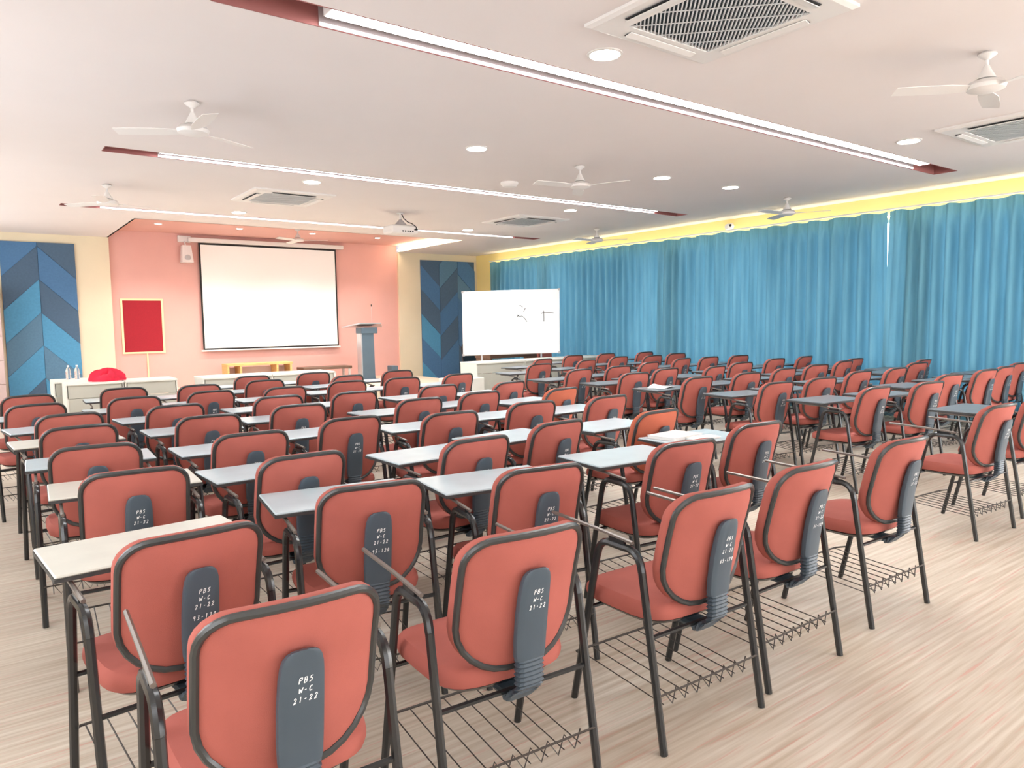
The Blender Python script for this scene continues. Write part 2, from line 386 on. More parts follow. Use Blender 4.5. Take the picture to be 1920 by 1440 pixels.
fan(5.45, 14.65, HA, -.55, 'white ceiling fan in the coral recess before the projection screen')

# smoke detector
root = empty('smoke_detector', (5.69, 7.67, H)); tag(root, 'white round smoke detector on the ceiling beside a fan', 'smoke detector')
b = MB(); b.lathe(0, 0, [(.115, 0), (.115, -.02), (.105, -.035)], 28); b.build('base', M_WHITE, root, True)
b = MB(); b.lathe(0, 0, [(.10, -.035), (.085, -.055), (.04, -.062)], 28); b.build('cover', M_WHITE, root, True)

# ------------------------------------------------------------------ projector
root = empty('projector', (5.73, 10.74, H)); tag(root, 'white projector hung from the ceiling on a short pole with black cable', 'projector')
b = MB(); b.lathe(0, 0, [(.06, 0), (.06, -.012), (.02, -.016)], 20); b.build('ceiling_plate', M_WHITE, root, True)
b = MB(); b.tube([(0, 0, -.01), (0, 0, -.20)], .016, 10); b.build('pole', M_WHITE, root, True)
b = MB(); b.loft([[(-.015 - w, -.015 - w, z), (.015 + w, -.015 - w, z), (.015 + w, .015 + w, z), (-.015 - w, .015 + w, z)] for w, z in ((0, -.1), (.06, -.19), (.10, -.205))], cap=True); b.build('bracket', M_GREYFILT, root)
body = MB().cbox(-.24, .24, -.17, .17, -.345, -.21, .02).build('body', M_WHITE, root)
b = MB(); b.loft([[(.10 + r * math.cos(k * math.pi / 10), y, -.28 + r * math.sin(k * math.pi / 10)) for k in range(20)] for r, y in ((.05, .165), (.05, .20), (.035, .205))], cap=True); b.build('lens', M_DARK, body, True)
for k in range(5):
    b = MB(); b.box(-.06 + k * .045, -.035 + k * .045, -.1725, -.17, -.318, -.296); b.build('port', M_DARK, body)
b = MB(); b.box(.16, .225, -.1725, -.17, -.285, -.262); b.build('power_socket', M_DARK, body)
b = MB(); b.tube([(.01, -.03, -.02), (.03, -.06, -.09), (.08, -.10, -.15), (.14, -.14, -.18), (.19, -.18, -.23), (.195, -.175, -.27)], .008, 6); b.build('cable', M_DARK, root, True)

# ------------------------------------------------------------------ curtains
CX = 10.99
tag(MB().box(XR - .05, XR - .03, .4, 15.7, 2.985, 3.0).build('added_curtain_glow', M_ADDGLOW), 'added glow strip hidden behind the curtain heads to brighten the yellow wall', 'cove light')  # unseen strip, added to light the band above the curtains
tag(MB().tube([(CX, .3, 3.085), (CX, 15.75, 3.085)], .012, 8).build('curtain_rail', M_WHITE, None, True), 'slim white rail carrying the teal curtains', 'curtain rail')
def curtain(y0, y1, seed, label, lean0=0, lean1=0):
    rnd = random.Random(seed); b = MB()
    ny = int((y1 - y0) / .0105); zs = [.02, .25, .6, 1.0, 1.4, 1.8, 2.2, 2.5, 2.72, 2.84, 2.92, 3.0, 3.05]
    ph = [rnd.uniform(0, 6.28) for _ in range(6)]
    rows = []
    for z in zs:
        t = z / 3.05; row = []
        head = max(0, min(1, (z - 2.72) / .22))
        for i in range(ny + 1):
            s = i / ny; y = y0 + (y1 - y0) * s
            yy = y + lean0 * (1 - t) * max(0, 1 - s * 6) + lean1 * (1 - t) * max(0, 1 - (1 - s) * 6)
            w = y * 2 * math.pi / .19 + 1.3 * math.sin(y * 2.3 + ph[0]) + .5 * math.sin(y * 5.1 + ph[1]) + .45 * (1 - t) * math.sin(y * 3.7 + ph[2])
            a = (.047 + .016 * math.sin(y * 1.7 + ph[3])) * (1 - .72 * head)
            sn = math.sin(w); big = a * math.copysign(abs(sn) ** .7, sn)
            small = .009 * math.sin(y * 2 * math.pi / .09 + ph[4] + .8 * math.sin(y * 4)) * (.35 + .9 * head)
            zz = z + (.012 * math.sin(w * .5 + ph[5]) if z > 3.04 else 0)
            e0, e1 = min(1, (y - y0) / .2), min(1, (y1 - y) / .2); k = .2 + .8 * min(e0, e1)
            row.append((CX - .01 + (big + small) * k + .036 * (1 - e0) - .036 * (1 - e1), yy, zz))
        rows.append(row)
    b.loft(rows, closed=False)
    o = b.build('curtain', M_CURTAIN, None, True); tag(o, label, 'curtain', 'teal curtains along the right wall')
    me = o.data; me.polygons.foreach_set('use_smooth', [True] * len(me.polygons))
curtain(13.703, 15.66, 1, 'narrow teal pleated curtain at the far end behind the whiteboard', lean0=-.05)
curtain(9.862, 13.69, 2, 'teal pleated floor-length curtain, second from the far end', lean0=-.05, lean1=.05)
curtain(5.42, 9.85, 3, 'teal pleated floor-length curtain, third from far end, before the bright slit', lean0=-.08, lean1=.05)
curtain(.6, 5.35, 4, 'teal pleated floor-length curtain at the right edge, nearest the camera', lean1=.08)

# CCTV
root = empty('security_camera', (XR, 8.22, 3.16)); tag(root, 'white security camera with black lens on the yellow wall', 'camera')
b = MB(); b.lathe(0, 0, [(.05, -.045), (.06, -.02), (.06, .02), (.05, .045)], 16); o = b.build('base', M_WHITE, root, True); o.rotation_euler = (0, math.pi / 2, 0); o.location = (-.045, .1, 0)
o = MB().lathe(0, 0, [(.005, -.055), (.038, -.042), (.055, 0), (.038, .042), (.005, .055)], 16).build('dome', M_WHITE, root, True); o.location = (-.10, 0, 0)
o = MB().lathe(0, 0, [(.022, -.01), (.022, .006), (.008, .01)], 12).build('lens', M_DARK, root, True); o.rotation_euler = (0, -math.pi / 2, 0.6); o.location = (-.152, -.02, .01)

# ------------------------------------------------------------------ felt panels with chevron pieces
def clip_poly(poly, z0, z1):
    for lim, keep in ((z0, lambda p: p[1] >= z0 - 1e-9), (z1, lambda p: p[1] <= z1 + 1e-9)):
        out = []
        for i in range(len(poly)):
            a, c = poly[i - 1], poly[i]
            if keep(a) != keep(c):
                t = (lim - a[1]) / (c[1] - a[1]); out.append((a[0] + (c[0] - a[0]) * t, lim))
            if keep(c): out.append(c)
        poly = out
        if len(poly) < 3: return []
    return poly
def felt_panel(cols, dirs, z0, z1, label, offs, pals):
    root = empty('acoustic_panel', ((cols[0] + cols[-1]) / 2, YF, z0)); tag(root, label, 'wall panel', 'blue chevron felt panels')
    ox = root.location.x
    MB().box(cols[0] - ox, cols[-1] - ox, -.018, -.001, 0, z1 - z0).build('backing', BLUES[1], root)
    ph = .63; g = .003
    for c in range(len(cols) - 1):
        xa, xb = cols[c] + g, cols[c + 1] - g; d = dirs[c] * (xb - xa); k = 0
        zz = z1 + offs[c]
        while zz > z0 - 1:
            p = clip_poly([(xa, zz - ph + g), (xb, zz - ph + d + g), (xb, zz + d - g), (xa, zz - g)], z0 + g, z1 - g)
            if len(p) >= 3:
                th = .034 + .006 * ((k + c) % 3); n = len(p); b = MB()
                b.add([(x - ox, -.018, z - z0) for x, z in p] + [(x - ox, -th, z - z0) for x, z in p],
                      [tuple(range(n, 2 * n))] + [(i, (i + 1) % n, n + (i + 1) % n, n + i) for i in range(n)])
                b.build('felt_piece', BLUES[pals[c][k % len(pals[c])]], root)
            zz -= ph; k += 1
felt_panel([.47, 1.065, 1.68], [1, -1], .02, 3.135, 'blue chevron felt wall panel at the left edge', [-.03, .55], [[0, 1, 2, 3, 2, 1, 3], [1, 0, 1, 2, 3, 2, 0, 1]])
felt_panel([9.39, 9.945, 10.51, 11.06], [-1, 1, -1], .02, 3.13, 'blue chevron felt wall panel behind the whiteboard', [.5, -.1, .3], [[1, 0, 1, 2, 0, 2, 2], [3, 1, 0, 1, 0, 0, 1], [0, 3, 0, 0, 1, 1, 0]])

# panelled cabinet at left edge
root = empty('storage_cabinet', (.13, 16.3, 0)); tag(root, 'pinkish grey panelled cabinet at the left edge beside the blue panel', 'cabinet')
MB().box(-.30, .285, -.22, .28, 0, 2.25).build('body', M_RUST, root)
for k in range(5):
    z0 = .06 + k * .435
    MB().cbox(-.29, .28, -.24, -.22, z0, z0 + .42, .004).build('door_panel', M_RUST, root)

# ------------------------------------------------------------------ projection screen, speaker, notice board
root = empty('projection_screen', (5.53, YF + .045, .96)); tag(root, 'large white projection screen with black borders on the coral wall', 'projection screen')
MB().box(-1.55, 1.56, -.055, -.05, .02, 2.32).build('screen_surface', M_SCRBLK, root)
MB().box(-1.515, 1.525, -.059, -.0555, .055, 2.285).build('white_area', M_SCREEN, root)
MB().cbox(-1.76, 1.74, -.11, -.0, 2.33, 2.425, .012).build('housing', M_WHITE, root)
MB().cbox(-1.59, 1.60, -.068, -.04, -.012, .02, .004).build('bottom_bar', M_WHITE, root)
root = empty('wall_speaker', (3.71, YF + .07, 3.1)); tag(root, 'white wall speaker on a bracket left of the projection screen', 'speaker')
MB().cbox(-.13, .13, -.06, 0, .18, .32, .01).build('bracket_plate', M_WHITE, root)
MB().tube([(0, -.05, .2), (0, -.12, .1), (0, -.16, .05)], .016, 8).build('arm', M_WHITE, root, True)
b = MB(); b.loft([[(-.085, -.24, .10), (.085, -.24, .10), (.085, -.08, .10), (-.085, -.08, .10)], [(-.11, -.30, -.26), (.11, -.30, -.26), (.11, -.08, -.26), (-.11, -.08, -.26)]], cap=True); sp_ = b.build('body', M_WHITE, root)
MB().lathe(0, 0, [(.06, 0), (.06, .012), (.03, .016)], 20).build('woofer', M_GREYFILT, sp_, True).matrix_local = Matrix.Translation((0, -.285, -.16)) @ Matrix.Rotation(math.radians(98), 4, 'X')
root = empty('notice_board', (2.83, YF + .07, .95)); tag(root, 'red felt notice board in a pale frame on the coral wall', 'notice board')
MB().box(-.36, .36, -.02, 0, .03, 1.10).build('felt', M_REDBOARD, root)
b = MB(); b.box(-.40, .40, -.03, 0, 0, .035).box(-.40, .40, -.03, 0, 1.095, 1.13).box(-.40, -.362, -.03, 0, .035, 1.095).box(.362, .40, -.03, 0, .035, 1.095); b.build('frame', M_CREAMFR, root)
tag(MB().box(2.87, 2.895, YF + .045, YF + .07, STAGE_Z, .945).build('cable_conduit', M_CREAMFR), 'thin pale conduit running down the wall below the red board', 'conduit')

# ------------------------------------------------------------------ stage furniture
root = empty('open_bench', (4.93, 15.95, STAGE_Z)); tag(root, 'light oak open bench against the coral wall below the screen', 'bench')
MB().cbox(-.70, .70, -.22, .22, .445, .49, .004).build('top', M_WOOD, root)
for x in (-.68, -.42, .36, .66): MB().box(x - .02, x + .02, -.21, .21, 0, .445).build('upright', M_WOOD, root)
MB().box(-.68, .66, .17, .19, .04, .40).build('back_panel', M_RUST, root)
MB().box(-.66, -.44, -.20, .17, .04, .06).build('shelf', M_WOOD, root)
root = empty('low_table', (6.43, 15.9, STAGE_Z)); tag(root, 'low table with dark top right of the oak bench', 'table')
MB().cbox(-.58, .58, -.22, .22, .28, .34, .005).build('top', M_DARKWOOD, root)
for sx in (-1, 1):
    for s2 in (-1, 1): MB().box(sx * .53 - .02, sx * .53 + .02, s2 * .17 - .02, s2 * .17 + .02, 0, .28).build('leg', M_WHITE, root)
for k, (x, w, hh) in enumerate(((-.12, .12, .2), (.12, .05, .22), (.22, .045, .21))):
    o = MB().cbox(6.43 + x - w / 2, 6.43 + x + w / 2, 15.82, 15.95, STAGE_Z, STAGE_Z + hh, .006).build('storage_box', M_PAPER)
    tag(o, ['wide white box under the dark low table', 'narrow white box under the dark low table, middle one', 'narrow white box under the dark low table, right one'][k], 'box', 'white boxes under low table')
# lectern
LX, LY = 7.22, 15.3
root = empty('lectern', (LX, LY, STAGE_Z)); tag(root, 'tall slate lectern with a wide steel slanted top on the stage', 'lectern')
MB().cbox(-.26, .26, -.20, .20, 0, .035, .006).build('base_plate', M_LECT, root)
b = MB(); b.loft([[(-.17, -.12, .035), (.13, -.12, .035), (.13, .12, .035), (-.17, .12, .035)], [(-.165, -.12, 1.08), (.115, -.12, 1.08), (.115, .12, 1.08), (-.165, .12, 1.08)]], cap=True); b.build('column', M_LECT, root)
MB().box(-.195, -.166, -.11, .11, .035, 1.08).build('side_strip', M_STEEL, root)
MB().cbox(-.20, .20, -.15, .15, 1.08, 1.22, .006).build('collar', M_LECT, root)
b = MB(); b.add([(-.50, .22, 1.22), (.50, .22, 1.22), (.26, -.22, 1.30), (-.26, -.22, 1.30), (-.50, .22, 1.245), (.50, .22, 1.245), (.26, -.22, 1.325), (-.26, -.22, 1.325)],
    [(0, 3, 2, 1), (4, 5, 6, 7), (0, 1, 5, 4), (1, 2, 6, 5), (2, 3, 7, 6), (3, 0, 4, 7)]); b.build('reading_top', M_STEEL, root)
MB().tube([(.14, .0, 1.25), (.15, .02, 1.45), (.13, -.02, 1.62), (.11, -.06, 1.70)], .006, 6).build('microphone_neck', M_STEEL, root, True)
MB().tube([(.11, -.06, 1.70), (.10, -.08, 1.735)], .014, 8).build('microphone', M_DARK, root, True)
o = MB().cbox(7.74, 7.90, 15.1, 15.35, STAGE_Z, .52, .01).build('equipment_box', M_LECT); tag(o, 'small slate box standing right beside the lectern', 'box')

# ------------------------------------------------------------------ white tables before the stage
def table(x0, x1, y0, y1, label, rz=0, h=.76):
    root = empty('front_table', ((x0 + x1) / 2, (y0 + y1) / 2, 0), rz); tag(root, label, 'table', 'white tables before the stage')
    hx, hy = (x1 - x0) / 2, (y1 - y0) / 2
    MB().cbox(-hx, hx, -hy, hy, h - .028, h, .005).build('table_top', M_WHITE2, root)
    MB().box(-hx + .015, hx - .015, -hy + .03, -hy + .05, h - .20, h - .028).build('apron', M_LAMGREY, root)
    MB().box(-hx + .015, hx - .015, -hy + .035, -hy + .055, .06, h - .206).build('front_panel', M_LAMGREY, root)
    for s in (-1, 1): MB().box(s * (hx - .012) - .012, s * (hx - .012) + .012, -hy + .03, hy - .02, 0, h - .028).build('side_panel', M_WHITE2, root)
    return root
table(.93, 1.615, 11.14, 11.70, 'white table with grey front under the red cloth, left of stage')
table(1.635, 2.30, 11.14, 11.70, 'white table with grey front before the red notice board')
table(.84, 1.40, 11.74, 12.40, 'white side table carrying two clear bottles beside blue panel')
table(2.60, 3.575, 10.90, 11.5, 'white table with grey front below the oak bench')
table(3.585, 4.58, 10.90, 11.5, 'white table with grey front before the dark low table')
table(7.34, 8.48, 10.98, 11.55, 'cream table with grey front below the whiteboard left half', .03)
table(8.50, 9.64, 11.02, 11.59, 'cream table with grey front below the whiteboard right half', .03)
table(9.66, 10.78, 11.06, 11.63, 'cream table with grey front beside the far curtains', .03)
o = MB().cbox(6.6, 7.25, 10.6, 11.1, 0, .52, .01).build('low_bench', M_WHITE2); tag(o, 'low pale bench box left of the cream table under the whiteboard', 'bench')
# bottles
for k, (x, y) in enumerate(((1.06, 12.2), (1.17, 12.2))):
    root = empty('water_bottle', (x, y, .76)); tag(root, ['clear empty water bottle on white side table, left one', 'clear empty water bottle on white side table, right one'][k], 'bottle', 'bottles on the side table')
    MB().lathe(0, 0, [(.028, 0), (.033, .008), (.033, .05), (.030, .06), (.033, .07), (.033, .13), (.012, .175), (.012, .185)], 16).build('body', M_GLASS, root, True)
    MB().lathe(0, 0, [(.014, .18), (.014, .2), (.011, .202)], 12).build('cap', M_PAPER, root, True)
# crumpled red cloth
rnd = random.Random(5); b = MB(); rings = []
for i in range(9):
    t = i / 8; zz = .135 * math.sin(t * math.pi / 2); rr = math.cos(t * math.pi / 2) ** .6
    rings.append([(rr * (.19 + .05 * math.sin(3 * a + 1) + .03 * math.sin(7 * a + 5 * t)) * math.cos(a) + .04 * t, rr * (.11 + .03 * math.sin(4 * a + 2)) * math.sin(a), zz * (1 + .3 * math.cos(a * 2 + 1)) + .012 * math.sin(9 * a + 8 * t) * t + .001) for a in [k * 2 * math.pi / 36 for k in range(36)]])
b.loft(rings, cap=True); o = b.build('red_cloth', M_CLOTH, None, True, (1.42, 11.38, .76)); tag(o, 'crumpled crimson cloth heaped on the white table', 'cloth')

# ------------------------------------------------------------------ whiteboard on stand
def wb():
    # both ends pushed back behind the cream tables, facing the camera
    k = 14.9 / 14.5
    a = Vector((7.92, 12.31)) * k; c = Vector((9.475, 11.155)) * k; mid = (a + c) / 2; ang = math.atan2(c.y - a.y, c.x - a.x)
    root = empty('whiteboard', (mid.x, mid.y, 0), ang); tag(root, 'white marker board with faint sketches on a metal stand', 'whiteboard')
    w = (c - a).length / 2; z0, z1 = .84, 2.14; tilt = .018
    def zt(x): return tilt * x
    b = MB(); b.add([(-w, 0, z0 + zt(-w)), (w, 0, z0 + zt(w)), (w, 0, z1 + zt(w)), (-w, 0, z1 + zt(-w)), (-w, .02, z0 + zt(-w)), (w, .02, z0 + zt(w)), (w, .02, z1 + zt(w)), (-w, .02, z1 + zt(-w))],
        [(0, 1, 2, 3), (7, 6, 5, 4), (0, 4, 5, 1), (1, 5, 6, 2), (2, 6, 7, 3), (3, 7, 4, 0)])
    board = b.build('board', M_WBOARD, root)
    pts = [(-w, .01, z0 + zt(-w)), (w, .01, z0 + zt(w)), (w, .01, z1 + zt(w)), (-w, .01, z1 + zt(-w))]
    b = MB()
    for i in range(4): b.tube([pts[i], pts[(i + 1) % 4]], .014, 6)
    b.build('frame', M_ALU, root)
    for p in pts:
        MB().box(p[0] - .022, p[0] + .022, -.01, .028, p[2] - .022, p[2] + .022).build('corner_cap', M_GREYFILT, root)
    sk = MB()
    def line(x0, za, x1, zb, r=.0055): sk.tube([(x0, -.002, za), ((x0 + x1) / 2, -.003, (za + zb) / 2 + .01), (x1, -.002, zb)], r, 4)
    line(.18, 1.84, .24, 1.80); line(.26, 1.70, .30, 1.78); line(.12, 1.64, .18, 1.60); line(.18, 1.60, .24, 1.61); line(.24, 1.61, .33, 1.50); line(.13, 1.60, .17, 1.64)
    line(.62, 1.66, .70, 1.68); line(.70, 1.68, .88, 1.67); line(.68, 1.72, .68, 1.50)
    sk.build('marker_sketch', M_PIPING, board)
    for x in (-.62, .62):
        MB().tube([(x, .045, .05), (x, .045, 1.95)], .018, 8).build('post', M_STEEL, root, True)
        MB().tube([(x, -.28, .03), (x, .35, .03)], .018, 8).build('foot', M_STEEL, root, True)
    MB().tube([(-.62, .045, .55), (.62, .045, .55)], .014, 8).build('crossbar', M_STEEL, root, True)
wb()
# dark table and chairs behind the cream tables
root = empty('dark_desk', (9.55, 13.0, 0)); tag(root, 'dark topped desk behind the whiteboard and cream tables', 'desk')
MB().cbox(-.7, .7, -.3, .3, .72, .86, .006).build('desk_top', M_DARKWOOD, root)
for sx in (-1, 1): MB().box(sx * .66 - .02, sx * .66 + .02, -.28, .28, 0, .72).build('side_panel', M_DARKWOOD, root)
def side_chair(x, y, rz, fm, zt, label):
    root = empty('side_chair', (x, y, 0), rz); tag(root, label, 'chair')
    MB().cbox(-.24, .24, -.22, .24, .42, .48, .02).build('seat', fm, root)
    b = MB(); b.loft([[(-.22 + d, y0, .5 + d), (.22 - d, y0, .5 + d), (.23 - d, y0 - .05, zt - .08 - d), (.17 - d, y0 - .06, zt - d), (-.17 + d, y0 - .06, zt - d), (-.23 + d, y0 - .05, zt - .08 - d)] for y0, d in ((-.22, .0), (-.26, .0), (-.28, .02))], cap=True); b.build('backrest', fm, root)
    for sx in (-1, 1):
        for s2 in (-1, 1): MB().tube([(sx * .21, s2 * .2, .43), (sx * .23, s2 * .23, 0)], .014, 8).build('leg', M_BLACK, root, True)
side_chair(10.0, 11.95, math.pi + .2, M_FABRIC, 1.04, 'red chair behind the cream table at the whiteboard right edge')
side_chair(9.75, 14.6, math.pi, M_BLACK, .98, 'black chair in front of the right blue panel')

# ------------------------------------------------------------------ tablet chairs
HW = .212
def back_pt(x, z, off=0.0):
    t = (z - .47) / .435
    return (x, -.195 - .045 * t - .055 * t * abs(t) + .052 * (x / HW) ** 2 + off, z)
def back_outline():
    P = []; zt, zb, rt_, rb = .905, .47, .085, .15
    for a in range(0, 91, 15): P.append((HW - rt_ + rt_ * math.cos(math.radians(a)), zt - rt_ + rt_ * math.sin(math.radians(a)) + .0))
    for x in (.08, .04, 0, -.04, -.08): P.append((x, zt + .004 * (1 - (x / .127) ** 2)))
    for a in range(90, 181, 15): P.append((-HW + rt_ + rt_ * math.cos(math.radians(a)), zt - rt_ + rt_ * math.sin(math.radians(a))))
    for z in (.76, .70, .645): P.append((-HW, z))
    for a in range(180, 271, 15): P.append((-HW + .012 + rb + rb * math.cos(math.radians(a)) - .012 * (1 - (a - 180) / 90), zb + rb + rb * math.sin(math.radians(a))))
    for x in (-.04, 0, .04): P.append((x, zb))
    for a in range(270, 361, 15): P.append((HW - .012 - rb + rb * math.cos(math.radians(a)) + .012 * ((a - 270) / 90), zb + rb + rb * math.sin(math.radians(a))))
    for z in (.645, .70, .76): P.append((HW, z))
    return P
OUT = back_outline()
def back_ring(s, off):
    c = .69
    return [back_pt(x * s, c + (z - c) * s, off) for x, z in OUT]
def spine_y(z):       # back face of the spine cover
    pts = [(.81, -.312), (.70, -.288), (.60, -.272), (.50, -.264), (.44, -.262)]
    for (za, ya), (zb, yb) in zip(pts, pts[1:]):
        if z >= zb: return ya + (yb - ya) * (za - z) / (za - zb)
    return pts[-1][1]
def section(yc, zc, ang, w, th, n=12):
    # rounded rectangle cross-section, width along x, thickness along the path normal
    out = []; ny, nz = math.cos(ang), math.sin(ang)
    for k in range(n):
        a = 2 * math.pi * k / n; cx_, sx_ = math.cos(a), math.sin(a)
        px = w * math.copysign(abs(cx_) ** .6, cx_); pt = th * math.copysign(abs(sx_) ** .6, sx_)
        out.append((px, yc + pt * ny, zc + pt * nz))
    return out
GLY = {'P': [[(0, 0), (0, 1), (.6, .95), (.65, .6), (0, .5)]], 'B': [[(0, 0), (0, 1), (.55, .9), (.5, .6), (.05, .52)], [(.05, .52), (.65, .4), (.55, .05), (0, 0)]],
       'S': [[(.65, .9), (.2, 1), (.05, .7), (.55, .45), (.55, .1), (0, 0)]], 'W': [[(0, .9), (.15, 0), (.4, .6), (.6, 0), (.85, .9)]], 'C': [[(.6, .85), (.2, .9), (.02, .45), (.2, .02), (.65, .1)]],
       '-': [[(.1, .45), (.5, .48)]], '2': [[(.05, .8), (.35, 1), (.6, .7), (.05, 0), (.65, .05)]], '1': [[(.2, .8), (.35, 1), (.33, 0)]], '9': [[(.55, .65), (.15, .6), (.15, .95), (.5, .95), (.5, 0)]],
       '5': [[(.6, 1), (.15, .98), (.1, .55), (.5, .55), (.5, .1), (.05, 0)]], '3': [[(.05, .95), (.55, .9), (.25, .55), (.6, .25), (.05, 0)]], '6': [[(.5, 1), (.1, .5), (.15, .02), (.55, .1), (.5, .45), (.12, .4)]],
       '4': [[(.4, 0), (.4, 1), (.02, .35), (.65, .38)]], '0': [[(.3, 1), (.05, .6), (.2, 0), (.5, .2), (.5, .8), (.3, 1)]]}
def writing_mb(lines, seed):
    rnd = random.Random(seed); b = MB(); hgt = .0135
    for txt, z in lines:
        adv = .0118; x = -adv * len(txt) / 2 + .008
        for ch in txt:
            for st in GLY.get(ch, []):
                pts = [(x + u * .0098 + (v - .5) * .002, z + v * hgt + u * .002 + rnd.uniform(-.0006, .0006)) for u, v in st]
                for (xa, za), (xb, zb) in zip(pts, pts[1:]):
                    dx, dz = xb - xa, zb - za; l = math.hypot(dx, dz) or 1; w = .0011; nx, nz = -dz / l * w, dx / l * w
                    q = [(xa - nx, za - nz), (xb - nx, zb - nz), (xb + nx, zb + nz), (xa + nx, za + nz)]
                    b.add([(px, spine_y(pz) - .0008, pz) for px, pz in q], [(0, 1, 2, 3)])
            x += adv
    return b
BASE = [('PBS', .722), ('W-C', .698), ('21-22', .675)]
NUM = {'A7': '93-120', 'B7': '95-120', 'F26': '65-120', 'F27': '64-120'}
WR = {None: writing_mb(BASE, 1).build('handwriting', M_CHALK)}
for k, v in NUM.items(): WR[k] = writing_mb(BASE + [(v, .640)], hash(k) % 97).build('handwriting', M_CHALK)

def make_chair():
    root = empty('tablet_chair', (0, 0, 0))
    # seat cushion
    def souter(s, z):
        out = []
        for k in range(32):
            a = 2 * math.pi * k / 32; c, q = math.cos(a), math.sin(a)
            x = .238 * math.copysign(abs(c) ** .5, c) * s; y = .225 * math.copysign(abs(q) ** .5, q) * s + .05
            out.append((x * (1.0 + .03 * (y - .05) / .22), y, z - (.018 * max(0, (y - .14) / .13) ** 2)))
        return out
    MB().loft([souter(s, z) for s, z in ((.90, .418), (.975, .424), (1, .445), (.985, .468), (.93, .482), (.6, .486), (.2, .482))], cap=True).build('seat', M_FABRIC, root, True)
    MB().loft([souter(s, z) for s, z in ((.55, .398), (.85, .40), (.92, .415), (.90, .420))], cap=True).build('seat_pan', M_BLACK, root, True)
    # backrest: front cushion + back shell in fabric, piping round the seam
    MB().loft([back_ring(s, o) for s, o in ((.03, -.020), (.5, -.018), (.85, -.012), (.945, -.004), (.985, .006), (1.0, .018), (.995, .034), (.95, .05), (.8, .056), (.4, .05), (.03, .048))], cap=True).build('backrest', M_FABRIC, root, True)
    MB().tube(back_ring(.962, -.004), .0105, 8, closed=True).build('piping', M_PIPING, root, True)
    # spine cover
    rings = []
    for z, w, th in ((.802, .012, .006), (.799, .025, .010), (.792, .036, .013), (.780, .044, .015), (.762, .049, .016), (.73, .052, .017), (.66, .054, .018), (.58, .054, .018), (.53, .052, .018), (.515, .048, .016)):
        rings.append(section(spine_y(z) + th, z, -.15, w, th, 16))
    spine = MB().loft(rings, cap=True).build('spine_cover', M_PLASTIC, root, True)
    # ribbed bellows curving under the seat
    rings = []; n = 24
    for k in range(n):
        t = k / (n - 1)
        if t < .45: yc, zc, a = -.246, .52 - .16 * t, 0
        else:
            a = (t - .45) / .55 * math.pi * .5; yc = -.246 + .075 * (1 - math.cos(a)); zc = .448 - .07 * math.sin(a)
        e = 1.04 if k % 2 else .84
        rings.append(section(yc, zc, -a, .047 * e, .021 * e, 12))
    MB().loft(rings, cap=True).build('bellows', M_PLASTIC, root)
    MB().loft([section(y, z, -math.pi / 2, w, th, 10) for y, z, w, th in ((-.18, .38, .042, .016), (-.10, .381, .046, .014), (.0, .387, .06, .012), (.10, .395, .06, .006))], cap=True).build('seat_bracket', M_PLASTIC, root, True)
    # side frames
    R = .014; X = .268
    for s in (-1, 1):
        F0, F1 = Vector((s * X, .24, 0)), Vector((s * X, .085, .685)); B0, B1 = Vector((s * X, -.245, 0)), Vector((s * X, -.125, .685))
        fa = F0.lerp(F1, .90); ba = B0.lerp(B1, .90)
        MB().tube([F0, fa], R, 8).build('leg', M_BLACK, root, True)
        MB().tube([B0, ba], R, 8).build('leg', M_BLACK, root, True)
        def bez(p0, p1, p2): return [p0 * (1 - t) ** 2 + p1 * 2 * t * (1 - t) + p2 * t * t for t in (0, .2, .4, .6, .8, 1)]
        fm, bm_ = F1.lerp(B1, .35), F1.lerp(B1, .62)
        MB().tube(bez(fa, F1 + Vector((0, 0, .012)), fm) + bez(bm_, B1 + Vector((0, 0, .012)), ba), R + .0006, 8).build('armrest', M_BLACK, root, True)
        rod = MB().tube([(s * X, -.09, .712), (s * X, .10, .722), (s * X, .37, .728)], .0075, 6).build('pad_rod', M_ROD, root, True)
        MB().box(s * X - .006, s * X + .006, -.05, .03, .695, .715).build('rod_bracket', M_BLACK, rod)
    for y, z in ((.15, .40), (-.175, .392)):
        MB().tube([(-X, y, z), (X, y, z)], .009, 6).build('crossbar', M_BLACK, root, True)
    # wire basket
    b = MB(); zf, zr = .175, .15
    b.tube([(-X, .19, zf + .02), (-.24, .26, zf), (.24, .26, zf), (X, .19, zf + .02)], .0048, 5)
    for k in range(8):
        x = -.225 + .45 * k / 7; b.tube([(x, .26, zf), (x, -.20, zr)], .0026, 4)
    zz = []
    for k in range(15): zz.append((-.225 + .45 * k / 14, -.20 - (.012 if k % 2 else 0), zr + (.0 if k % 2 else .05)))
    b.tube(zz, .0026, 4); b.tube([(-X, -.22, zr + .05), (X, -.22, zr + .05)], .004, 5)
    b.build('wire_basket', M_WIRE, root)
    return root
def make_pad(mt):
    b = MB().cbox(-.313, .313, .055, .435, .747, .757, .004); o = b.build('writing_pad', mt)
    MB().box(-.315, .315, .053, .437, .736, .7475).build('pad_edge', M_PADEDGE, o)
    return o
PADS = [make_pad(M_PAD), make_pad(M_PADD), make_pad(M_PADW)]
PROTO = make_chair()
def copy_tree(o, parent):
    c = o.copy(); COL.objects.link(c); c.parent = parent
    for ch in o.children: copy_tree(ch, c)
    return c
